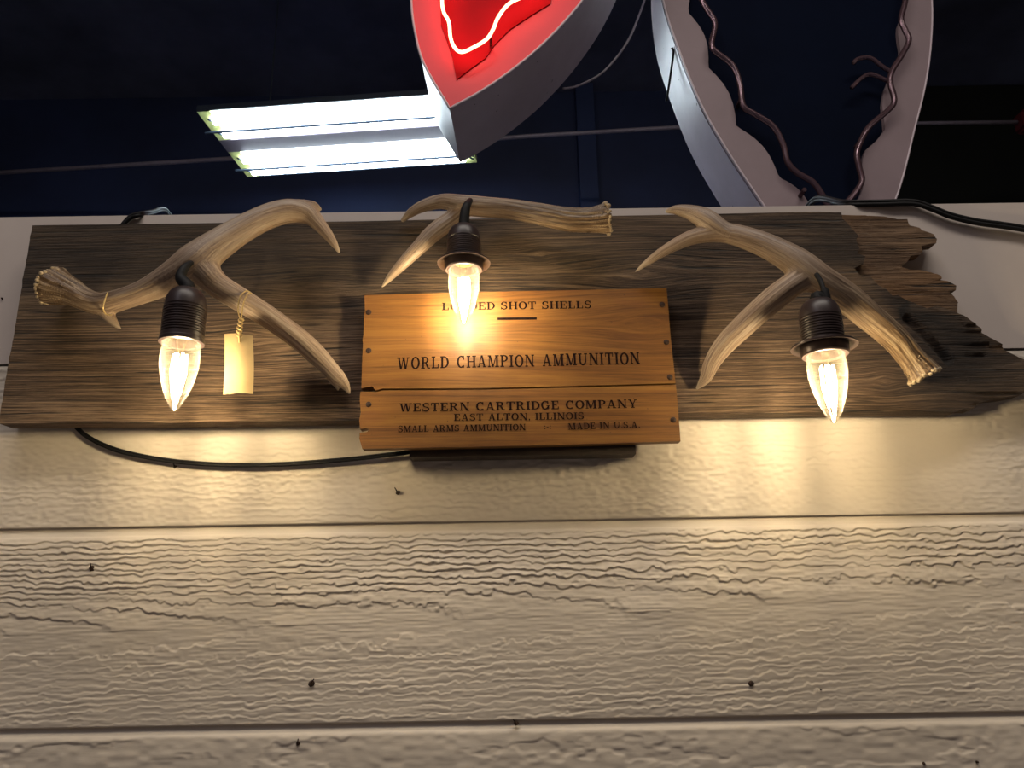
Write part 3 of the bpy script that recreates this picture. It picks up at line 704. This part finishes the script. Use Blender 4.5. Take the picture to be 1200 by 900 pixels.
# ------------------------------------------------------------------ lamps
def lamp(name, label, tip_px, y, s, ring, holes, group='bulb holders hanging from the antlers'):
    tip = P(*tip_px, y)
    root = empty(name, tip + Vector((0, 0, 0)), label, 'lamp', group)
    cx, cy, z0 = tip
    BL = 0.064 * s; zb = z0 + BL          # bottom rim of socket
    SH = 0.054 * s; R = 0.0192 * s
    bm = bmesh.new()
    prof = [(R * 0.80, 0.004), (R * 0.80, 0.0), (R * 0.90, -0.0008), (R * 1.03, 0.0), (R * 1.03, 0.0035 * s), (R * 0.99, 0.0045 * s)]
    nrib = 11 if not ring else 9
    z1 = 0.007 * s if not ring else 0.013 * s
    for k in range(nrib):
        zz = z1 + k * 0.0025 * s
        prof += [(R * 0.985, zz), (R * 0.985, zz + 0.0012 * s), (R * 0.935, zz + 0.0015 * s), (R * 0.935, zz + 0.0021 * s)]
    zt = z1 + nrib * 0.0025 * s
    prof += [(R * 0.97, zt + .0005), (R * 0.96, SH * 0.72), (R * 0.90, SH * 0.82), (R * 0.78, SH * 0.91), (R * 0.58, SH * 0.975), (R * 0.36, SH)]
    lathe_bm(bm, prof, (cx, cy, zb), 56, False, True)
    # inside cup
    lathe_bm(bm, [(R * 0.80, 0.004), (R * 0.78, 0.02 * s), (0.002, 0.021 * s)], (cx, cy, zb), 40, False, True)
    sock = from_bm('socket', bm, MAT_BAKELITE, root, True, 35)
    if ring:
        bm = bmesh.new(); ro = R * 1.52
        lathe_bm(bm, [(R * 0.99, 0.013 * s), (R * 1.08, 0.0115 * s), (ro * 0.97, 0.0095 * s), (ro, 0.0085 * s), (ro, 0.0070 * s), (ro * 0.96, 0.0074 * s), (R * 1.1, 0.0092 * s), (R * 1.1, 0.0005 * s), (R * 1.04, -0.001 * s), (R * 0.9, 0.0 * s)], (cx, cy, zb), 56)
        from_bm('shade_ring', bm, MAT_RING, root, True, 35)
    # strain relief and cord
    zt = zb + SH
    pts = []
    for i, (hx, hy, hyy, rr) in enumerate(holes):
        p = P(hx, hy, hyy); pts.append((p.x, p.y, p.z, rr))
    pts = [(cx, cy, zt - 0.002, 0.0066 * s), (cx, cy, zt + 0.003 * s, 0.0060 * s)] + pts
    wire('cord', pts, MAT_CORD, root, 14)
    # bulb
    be = bpy.data.objects.new('bulb', None)
    Rb = 0.0170 * s
    bprof = [(0.0001, 0.0), (0.0012, 0.0003), (0.0026, 0.0016), (0.0052, 0.0055), (0.0092, 0.0135), (0.0127, 0.0235), (0.0155, 0.0345), (0.0169, 0.0440), (0.0172, 0.0520), (0.0163, 0.0600), (0.0143, 0.0665), (0.0118, 0.0705), (0.0108, 0.0730)]
    cp = catmull([(a, b) for a, b in bprof], 3)
    bm = bmesh.new(); lathe_bm(bm, [(max(r, 0.0001) * s, z_ * s) for r, z_ in cp], (cx, cy, z0), 48)
    bmesh.ops.recalc_face_normals(bm, faces=bm.faces)
    gl_ = from_bm('bulb', bm, MAT_GLASS, root, True); tag(gl_, 'clear pointed candle bulb, lit')
    bm = bmesh.new(); lathe_bm(bm, [(0.0112 * s, 0.072 * s), (0.0118 * s, 0.078 * s), (0.0118 * s, 0.084 * s)], (cx, cy, z0), 32, False, True)
    b2 = from_bm('bulb_collar', bm, MAT_BRASS, gl_, True); b2.matrix_parent_inverse = Matrix.Translation(-Vector(root.location)) ; 
    b2.matrix_parent_inverse = Matrix.Identity(4)
    # glass stem and filaments
    bm = bmesh.new(); lathe_bm(bm, [(0.006 * s, 0.070 * s), (0.004 * s, 0.062 * s), (0.002 * s, 0.056 * s), (0.0012 * s, 0.050 * s)], (cx, cy, z0), 16, False, True)
    tube_bm(bm, [(cx, cy, z0 + 0.05 * s, 0.0004), (cx, cy, z0 + 0.008 * s, 0.0004)], 6)
    st_ = from_bm('glass_stem', bm, MAT_GLASS, gl_, True); st_.matrix_parent_inverse = Matrix.Identity(4)
    for k in range(6):
        a = 2 * PI * k / 6 + 0.3
        bm = bmesh.new()
        ra, rb2 = 0.0030 * s, 0.0062 * s
        tube_bm(bm, [(cx + rb2 * 0.9 * math.cos(a), cy + rb2 * 0.9 * math.sin(a), z0 + 0.053 * s, 0.00085 * s), (cx + rb2 * math.cos(a), cy + rb2 * math.sin(a), z0 + 0.035 * s, 0.00085 * s), (cx + ra * math.cos(a), cy + ra * math.sin(a), z0 + 0.016 * s, 0.00085 * s)], 8)
        f_ = from_bm('filament', bm, MAT_FIL, gl_, True); f_.matrix_parent_inverse = Matrix.Identity(4)
    return root
L1 = lamp('hanging_lamp', 'dark ribbed socket without ring and lit candle bulb, beside the price tag', (204, 482), -0.135, 1.0, False,
     [(212, 326, -.134, .0052), (215, 316, -.132, .0042), (221, 310, -.126, .0030), (225, 308, -.112, .0026)])
L2 = lamp('hanging_lamp', 'lit candle bulb in flanged dark socket hanging in front of the crate sign', (543.5, 380), -0.092, 0.91, True,
     [(545, 248, -.092, .0050), (547, 241, -.090, .0042), (551, 235, -.076, .003)])
L3 = lamp('hanging_lamp', 'lit candle bulb in flanged dark socket on the right antler, beside its brown base', (978, 496), -0.135, 1.0, True,
     [(967, 352, -.136, .0050), (966, 341, -.136, .0040), (965, 339, -.136, .0026), (962, 330, -.132, .0024), (957, 322, -.116, .0024)])
# cable stubs going back from the antlers to the board
def stub(pts, label):
    q = []
    for x, y, yy, r in pts:
        p = P(x, y, yy); q.append((p.x, p.y, p.z, r))
    o = wire('cable', q, MAT_CORD); tag(o, label, 'cable'); return o
stub([(272, 345, -.09, .0022), (282, 352, -.085, .0026), (291, 358, -.06, .0026), (296, 360, -.031, .0026)][0:4], 'short black cable end showing below the left antler fork') if False else None
p = P(272, 350, -.06)
stub([(262, 340, -.075, .0028), (276, 350, -.066, .0028), (283, 357, -.052, .0028), (287, 358, -.029, .0024)], 'short black cable end under the left antler, above the price tag')

# ------------------------------------------------------------------ price tag
YTg = -0.098
root = empty('price_tag', P(285, 345, YTg), 'blank cream card tag on a twine loop hanging from the left antler', 'tag')
bm = bmesh.new()
tl_, tr_, br_, bl_ = P(263, 391.5, YTg), P(296, 393.5, YTg), P(295.5, 460, YTg), P(260, 462, YTg)
nx, nz = 12, 16; G = []
for j in range(nz + 1):
    row = []
    v_ = j / nz
    for i in range(nx + 1):
        u_ = i / nx
        p = (tl_ * (1 - u_) + tr_ * u_) * (1 - v_) + (bl_ * (1 - u_) + br_ * u_) * v_
        p = p + Vector((0.0016 * math.sin(v_ * PI), -0.004 * math.sin(u_ * PI) + 0.003 * v_ - 0.002 * math.sin(v_ * PI), 0.0008 * math.sin(v_ * PI * 3) * 0 + (0.0006 * random.uniform(-1, 1) if j == nz else 0)))
        row.append(bm.verts.new(p))
    G.append(row)
for j in range(nz):
    for i in range(nx): bm.faces.new((G[j][i], G[j + 1][i], G[j + 1][i + 1], G[j][i + 1]))
bmesh.ops.solidify(bm, geom=bm.faces[:], thickness=0.0004)
from_bm('card', bm, MAT_PAPER, root, True, 50)
def tw_pts(l, r):
    q = []
    for x, y, yy in l:
        p = P(x, y, yy); q.append((p.x, p.y, p.z, r))
    return q
YF = -0.102
wire('twine', tw_pts([(282, 375, YF), (279, 363, YF - .001), (281, 349, YF), (288, 341, -.094), (294, 343, -.086)], .0007), MAT_TWINE, root, 8)
wire('twine', tw_pts([(283, 375, YF), (284, 362, YF - .002), (287, 350, YF), (292, 343, -.094), (297, 347, -.086)], .0007), MAT_TWINE, root, 8)
bm = bmesh.new()
for ph in (0, PI):
    pts = []
    for k in range(22):
        t = k / 21; x = 283 - 2.5 * math.sin(t * 2) + 2.8 * math.sin(t * 16 + ph); y = 373 + t * 22
        p = P(x, y, YF - 0.0015 * math.cos(t * 16 + ph)); pts.append((p.x, p.y, p.z, .0009))
    tube_bm(bm, pts, 6)
from_bm('twine_knot', bm, MAT_TWINE, root, True)
wire('twine', tw_pts([(281, 388, YF), (280.5, 395, YF - .003), (280.5, 401, YF - .002), (281.5, 396, YF + .001)], .0008), MAT_TWINE, root, 8)

# ------------------------------------------------------------------ loose cords on the wall
def twin(name, pts, label, r=0.0021, off=0.0028):
    q = []
    for x, y, yy in pts:
        p = P(x, y, yy); q.append((p.x, p.y, p.z))
    bm = bmesh.new()
    for sgn in (-0.5, 0.5):
        tube_bm(bm, catmull([(a, b + 0.0004 * sgn, c + off * sgn, r) for a, b, c in q], 8), 10)
    o = from_bm(name, bm, MAT_CORD, None, True); tag(o, label, 'cord'); return o
twin('power_cord', [(86, 497, -.003), (92, 503, -.0045), (100, 510, -.006), (120, 521, -.0065), (150, 531, -.007), (200, 540, -.007), (260, 544.5, -.007), (330, 544, -.007), (400, 539, -.007), (450, 533.5, -.008), (482, 529, -.009), (500, 520, -.009)],
     'black twin cord sagging below the left half of the plank', .0015, .0022)
twin('power_cord', [(935, 262, .17), (955, 234, .10), (990, 238, .010), (1030, 238, -.004), (1070, 237.5, -.006), (1092, 244, -.007), (1115, 253, -.007), (1145, 260, -.007), (1175, 264, -.007), (1200, 268, -.007), (1240, 276, -.007)],
     'thick black twin cord over the wall top at the right, above the broken plank end', .0026, .004)
twin('power_cord', [(205, 262, .17), (193, 246, .10), (178, 249, .03), (165, 251.0, -.003), (154, 254, -.005), (147, 260, -.005), (142, 266, -.0045)], 'short black cord dropping behind the plank top at the left', .0022, .003)

# ------------------------------------------------------------------ ceiling light beyond the partition
ZF = CZ + 2.05
fa = PZ(245, 130, ZF); fb = PZ(290, 207, ZF); fc = PZ(559, 190, ZF)     # near-left, far-left, far-right
ud = (fc - fb); LF = ud.length; ud.normalize(); vd = Vector((-ud.y, ud.x, 0)); WF = abs((fb - fa).dot(vd))
if (fb - fa).dot(vd) < 0: vd = -vd
org = fb - vd * WF
lf = empty('ceiling_light', org + ud * LF / 2 + vd * WF / 2, 'lit four-tube fluorescent ceiling fixture beyond the wall top', 'ceiling light')
Rf = Matrix((ud, vd, Vector((0, 0, 1)))).transposed()
def fbox(name, u0, u1, v0, v1, z0, z1, mat, par=lf):
    bm = bmesh.new(); c = org + ud * ((u0 + u1) / 2) + vd * ((v0 + v1) / 2); box_bm(bm, Vector((c.x, c.y, ZF + (z0 + z1) / 2)), (u1 - u0, v1 - v0, z1 - z0), Rf)
    return from_bm(name, bm, mat, par)
W1 = WF * 0.40; W2 = WF * 0.58
fbox('housing', 0, LF, 0, WF, 0.018, 0.026, MAT_REFL)
fbox('center_panel', 0, LF, W1, W2, -0.004, 0.018, MAT_FIXT)
fbox('side_rail', 0, LF, -0.006, 0.0, 0.0, 0.026, MAT_WIREGUARD); fbox('side_rail', 0, LF, WF, WF + 0.006, 0.0, 0.026, MAT_WIREGUARD)
for (v0, v1) in ((0, W1), (W2, WF)):
    for u0, u1 in ((0, 0.055), (LF - 0.055, LF)): fbox('end_plate', u0, u1, v0, v1, -0.002, 0.018, MAT_ENDP)
    for q_ in (0.27, 0.75):
        vv = v0 + (v1 - v0) * q_
        bm = bmesh.new(); a = org + ud * 0.05 + vd * vv; b = org + ud * (LF - 0.05) + vd * vv
        tube_bm(bm, [(a.x, a.y, ZF - 0.006, 0.021), (b.x, b.y, ZF - 0.006, 0.021)], 20); t_ = from_bm('tube', bm, MAT_TUBE, lf, True, 40)
        for e in (0.03, LF - 0.03):
            c = org + ud * e + vd * vv; bm = bmesh.new(); tube_bm(bm, catmull([(c.x - .01, c.y, ZF + .002, .004), (c.x, c.y - .01, ZF - .01, .004), (c.x + .02, c.y + .01, ZF - .008, .004), (c.x + .025, c.y, ZF + .02, .004)], 4), 6)
            from_bm('lamp_holder', bm, MAT_WIREGUARD, lf, True)
    vv = (v0 + v1) / 2
    bm = bmesh.new(); a = org - ud * 0.01 + vd * vv; b = org + ud * LF + vd * vv
    tube_bm(bm, [(a.x, a.y, ZF - 0.033, 0.006), (b.x, b.y, ZF - 0.033, 0.006)], 6); from_bm('guard_wire', bm, MAT_WIREGUARD, lf)
# two hanger rods to the ceiling
for e in (0.2, LF - 0.2):
    c = org + ud * e + vd * WF / 2; bm = bmesh.new(); tube_bm(bm, [(c.x, c.y, ZF + .085, .004), (c.x, c.y, CEIL, .004)], 6); from_bm('hanger_rod', bm, MAT_WIREGUARD, lf)
# conduit
zc = ZF + 0.14
a = PZ(-60, 206, zc); b = PZ(1192, 143, zc); a2 = PZ(620, 159.5, zc)
bm = bmesh.new(); tube_bm(bm, [(*a, .011), (*PZ(270, 186, zc), .011), (*a2, .010), (*PZ(790, 149.5, zc), .010), (*PZ(1075, 144.5, zc), .009), (*b, .009)], 10)
o = from_bm('conduit', bm, MAT_CONDUIT, None, True); tag(o, 'thin grey pipe running across under the dark ceiling behind the signs', 'pipe')
bm = bmesh.new(); box_bm(bm, b + Vector((0.05, 0, 0.0)), (0.09, 0.09, 0.10)); bmesh.ops.bevel(bm, geom=bm.edges[:], offset=0.015, segments=2, affect='EDGES')
o = from_bm('junction_box', bm, simple('dull_red_paint', (0.10, 0.008, 0.012), 0.6)); tag(o, 'dull red box at the right end of the ceiling pipe', 'box')

# ------------------------------------------------------------------ signs hanging behind the partition
def prism(name, front, back_off, mat_face, mat_side, parent, open_face=False):
    bm = bmesh.new()
    fv = [bm.verts.new(p) for p in front]; bv = [bm.verts.new(Vector(p) + back_off) for p in front]
    n = len(front)
    for i in range(n): bm.faces.new((fv[i], fv[(i + 1) % n], bv[(i + 1) % n], bv[i]))
    bm.faces.new(bv)
    bm.faces.new(fv[::-1])
    bmesh.ops.recalc_face_normals(bm, faces=bm.faces)
    return from_bm(name, bm, mat_side, parent)
def curve2(pts, sub=5): return [(a, b) for a, b in catmull(pts, sub)]
# red sign
Y1 = 1.35 - D; T1 = 0.20
left = curve2([(490, -150), (480, -60), (482, 0), (486, 35), (497, 75), (527, 127)])
right = curve2([(527, 127), (562, 108), (600, 82), (640, 48), (683, 0), (722, -60), (760, -150)])
mk = lambda pts, y: [P(x, yy, y) for x, yy in pts]
outl = left + right[1:]
s1 = empty('neon_sign', P(560, 60, Y1 + T1 / 2), 'pointed red-lit neon sign box with grey painted sides, hanging beside the ceiling light', 'sign')
bm = bmesh.new(); pts = mk(outl, Y1); n = len(pts)
fv = [bm.verts.new(p) for p in pts]; bv = [bm.verts.new(p + Vector((0.008, T1, -0.0))) for p in pts]
for i in range(n): bm.faces.new((fv[i], fv[(i + 1) % n], bv[(i + 1) % n], bv[i]))
bm.faces.new(bv)
bmesh.ops.recalc_face_normals(bm, faces=bm.faces)
from_bm('sign_case', bm, MAT_SIGNW, s1)
prism('sign_face', mk(outl, Y1 + 0.002), Vector((0, 0.01, 0)), None, MAT_REDFACE, s1)
# trim lip
bm = bmesh.new(); tube_bm(bm, [(*p, 0.003) for p in mk(outl, Y1)], 6); from_bm('edge_lip', bm, MAT_SIGNW, s1, True)
deep = [(505, -80), (508, -20), (516, 5), (517, 30), (524, 48), (530, 66), (535, 93), (552, 80), (569, 68), (580, 52), (598, 34), (622, 18), (645, 4), (650, -20), (640, -80)]
prism('painted_inset', mk(deep, Y1 - 0.001), Vector((0, 0.004, 0)), None, MAT_REDDEEP, s1)
nt = catmull([(560, -70), (530, -60), (519, -30), (518, 0), (520, 14), (526, 26), (528, 44), (533, 56), (541, 61), (554, 56), (570, 46), (578, 34), (584, 20), (597, 4), (620, -8), (640, -30), (620, -60), (585, -70)], 6)
bm = bmesh.new(); tube_bm(bm, [(*P(x, y, Y1 - 0.035), 0.0036) for x, y in nt], 12); from_bm('neon_tube', bm, MAT_NEON, s1, True)
for q in [(527, 30), (575, 42)]:
    a = P(*q, Y1 - 0.035); bm = bmesh.new(); tube_bm(bm, [(a.x, a.y + .004, a.z, .003), (a.x, Y1 + .002, a.z, .003)], 8); from_bm('tube_support', bm, MAT_GLASSTUBE, s1)
# rods from sign 1 to ceiling
def hang(sgn, px, y):
    a = P(px, -60, y); bm = bmesh.new(); tube_bm(bm, [(*a, .006), (a.x, a.y, CEIL, .006)], 8); from_bm('hanger_rod', bm, MAT_WIREGUARD, sgn)
hang(s1, 540, Y1 + T1 * .6); hang(s1, 660, Y1 + T1 * .6)

# white framed sign with navy face
Y2 = 1.55 - D; T2 = 0.20
oL = curve2([(772, -120), (770, -60), (777, 0), (794, 54), (821, 121), (854, 179), (896, 242), (950, 320)])
oR = curve2([(950, 320), (1000, 300), (1046, 242), (1073, 146), (1085, 96), (1091, 50), (1092, 0), (1085, -60), (1070, -120)])
s2 = empty('neon_sign', P(930, 120, Y2 + T2 / 2), 'white framed sign with dark navy face and unlit scalloped tubing, rising behind the wall', 'sign')
outl2 = oL + oR[1:]
bm = bmesh.new(); pts = mk(outl2, Y2); n = len(pts)
fv = [bm.verts.new(p) for p in pts]; bv = [bm.verts.new(p + Vector((0.02, T2, 0.0))) for p in pts]
for i in range(n): bm.faces.new((fv[i], fv[(i + 1) % n], bv[(i + 1) % n], bv[i]))
bm.faces.new(bv); bmesh.ops.recalc_face_normals(bm, faces=bm.faces)
from_bm('sign_case', bm, MAT_SIGNW, s2)
prism('sign_face', mk(outl2, Y2 + 0.012), Vector((0, 0.01, 0)), None, MAT_NAVYFACE, s2)
def scal(pairs):      # curved lobes between cusps
    out = []
    for a, b, bul in pairs:
        for k in range(6):
            t = k / 6; x = a[0] + (b[0] - a[0]) * t; y = a[1] + (b[1] - a[1]) * t
            dx, dy = b[0] - a[0], b[1] - a[1]; L = math.hypot(dx, dy); s_ = math.sin(t * PI) * bul
            out.append((x + dy / L * s_, y - dx / L * s_))
    return out
inL = scal([((800, -60), (806, 14), 6), ((806, 14), (830, 79), 9), ((830, 79), (863, 148), 9), ((863, 148), (913, 208), 9), ((913, 208), (952, 246), 6), ((952, 246), (968, 270), 2)])
inR = [(990, 262), (1002, 240), (1011, 224), (1012, 205), (1010, 190), (1014, 176), (1026, 166), (1037, 152), (1036, 140), (1034, 122), (1036, 108), (1042, 92), (1050, 76), (1056, 62), (1053, 46), (1052, 32), (1058, 16), (1063, 0), (1062, -60)]
# frame = outer minus inner, as front-facing strip
bm = bmesh.new()
def strip(A, B, y):
    na = 60
    def res(L_):
        d = [0]
        for a, b in zip(L_, L_[1:]): d.append(d[-1] + math.hypot(b[0] - a[0], b[1] - a[1]))
        out = []
        for k in range(na + 1):
            t = d[-1] * k / na
            for i in range(len(d) - 1):
                if d[i + 1] >= t - 1e-9:
                    u = (t - d[i]) / max(d[i + 1] - d[i], 1e-9); out.append((L_[i][0] + (L_[i + 1][0] - L_[i][0]) * u, L_[i][1] + (L_[i + 1][1] - L_[i][1]) * u)); break
        return out
    RA_, RB_ = res(A), res(B)
    fr = [[bm.verts.new(P(*p, y)) for p in RA_], [bm.verts.new(P(*p, y)) for p in RB_]]
    bk = [[bm.verts.new(P(*p, y) + Vector((0, .012, 0))) for p in RA_], [bm.verts.new(P(*p, y) + Vector((0, .012, 0))) for p in RB_]]
    for i in range(na):
        bm.faces.new((fr[0][i], fr[0][i + 1], fr[1][i + 1], fr[1][i])); bm.faces.new((bk[0][i], bk[1][i], bk[1][i + 1], bk[0][i + 1]))
        bm.faces.new((fr[1][i], fr[1][i + 1], bk[1][i + 1], bk[1][i]))
oLv = [p for p in oL if -61 <= p[1] <= 300]; oRv = [p for p in oR if -61 <= p[1] <= 300]
strip(oLv, inL, Y2 - 0.001)
strip(oRv, inR, Y2 - 0.001)
bmesh.ops.recalc_face_normals(bm, faces=bm.faces)
from_bm('scalloped_frame', bm, simple('mauve_grey_paint', (0.26, 0.195, 0.215), 0.6, var=0.08, scale=8), s2)
bm = bmesh.new(); tube_bm(bm, [(*p, 0.0025) for p in mk(outl2, Y2 - .001)], 6); from_bm('edge_lip', bm, MAT_SIGNW, s2, True)
tL = [(812, -50), (821, -5), (828, 10), (838, 27), (834, 50), (838, 60), (858, 76), (867, 98), (871, 124), (885, 134), (906, 148), (918, 170), (923, 190), (935, 203), (952, 213), (962, 226), (972, 244), (985, 262)]
tR = [(1066, -50), (1061, 0), (1056, 22), (1061, 36), (1065, 48), (1056, 66), (1046, 82), (1043, 96), (1048, 118), (1040, 130), (1019, 148), (1009, 165), (1004, 180), (1007, 197), (1010, 212), (1002, 226), (990, 240), (980, 256)]
for tpts in (tL, tR):
    bm = bmesh.new(); tube_bm(bm, [(*P(x, y, Y2 - 0.03), 0.0066) for x, y in catmull(tpts, 5)], 12); from_bm('glass_tube', bm, MAT_GLASSTUBE, s2, True)
bm = bmesh.new(); tube_bm(bm, [(*P(x, y, Y2 - 0.025), 0.005) for x, y in catmull([(1044, 84), (1034, 78), (1020, 68), (1006, 69), (1000, 74)], 5)], 10)
tube_bm(bm, [(*P(x, y, Y2 - 0.025), 0.005) for x, y in catmull([(1043, 96), (1036, 93), (1020, 87), (1008, 93), (998, 103)], 5)], 10)
from_bm('tube_end', bm, MAT_GLASSTUBE, s2, True)
for q in [(943, 222), (870, 112), (1012, 160)]:
    a = P(*q, Y2 - 0.03); bm = bmesh.new(); tube_bm(bm, [(a.x, a.y, a.z, .005), (a.x, Y2 + .012, a.z, .005)], 8); from_bm('tube_support', bm, MAT_GLASSTUBE, s2)
hang(s2, 880, Y2 + T2 * .6); hang(s2, 1010, Y2 + T2 * .6)
# black jumper wire on sign 2's side
q = []
for x, y, f_ in [(789, 56, .15), (791, 62, .18), (788, 85, .35), (785, 105, .5), (783, 118, .62)]:
    p = P(x, y, Y2 + T2 * f_); q.append((p.x - .004, p.y, p.z, .0028))
wire('jumper_wire', q, MAT_CORD, s2)
# wire between the signs
q = []
for x, y, yy in [(660, 104, Y1 + .17), (676, 101, Y1 + .19), (702, 88, Y1 + .2), (722, 68, Y1 + .2), (738, 44, Y1 + .2), (750, 15, Y2 + .1), (757, -5, Y2 + .1)]:
    p = P(x, y, yy); q.append((*p, .0028))
o = wire('hanging_wire', q, MAT_CONDUIT); tag(o, 'thin grey wire looping between the red sign and the white framed sign', 'wire')
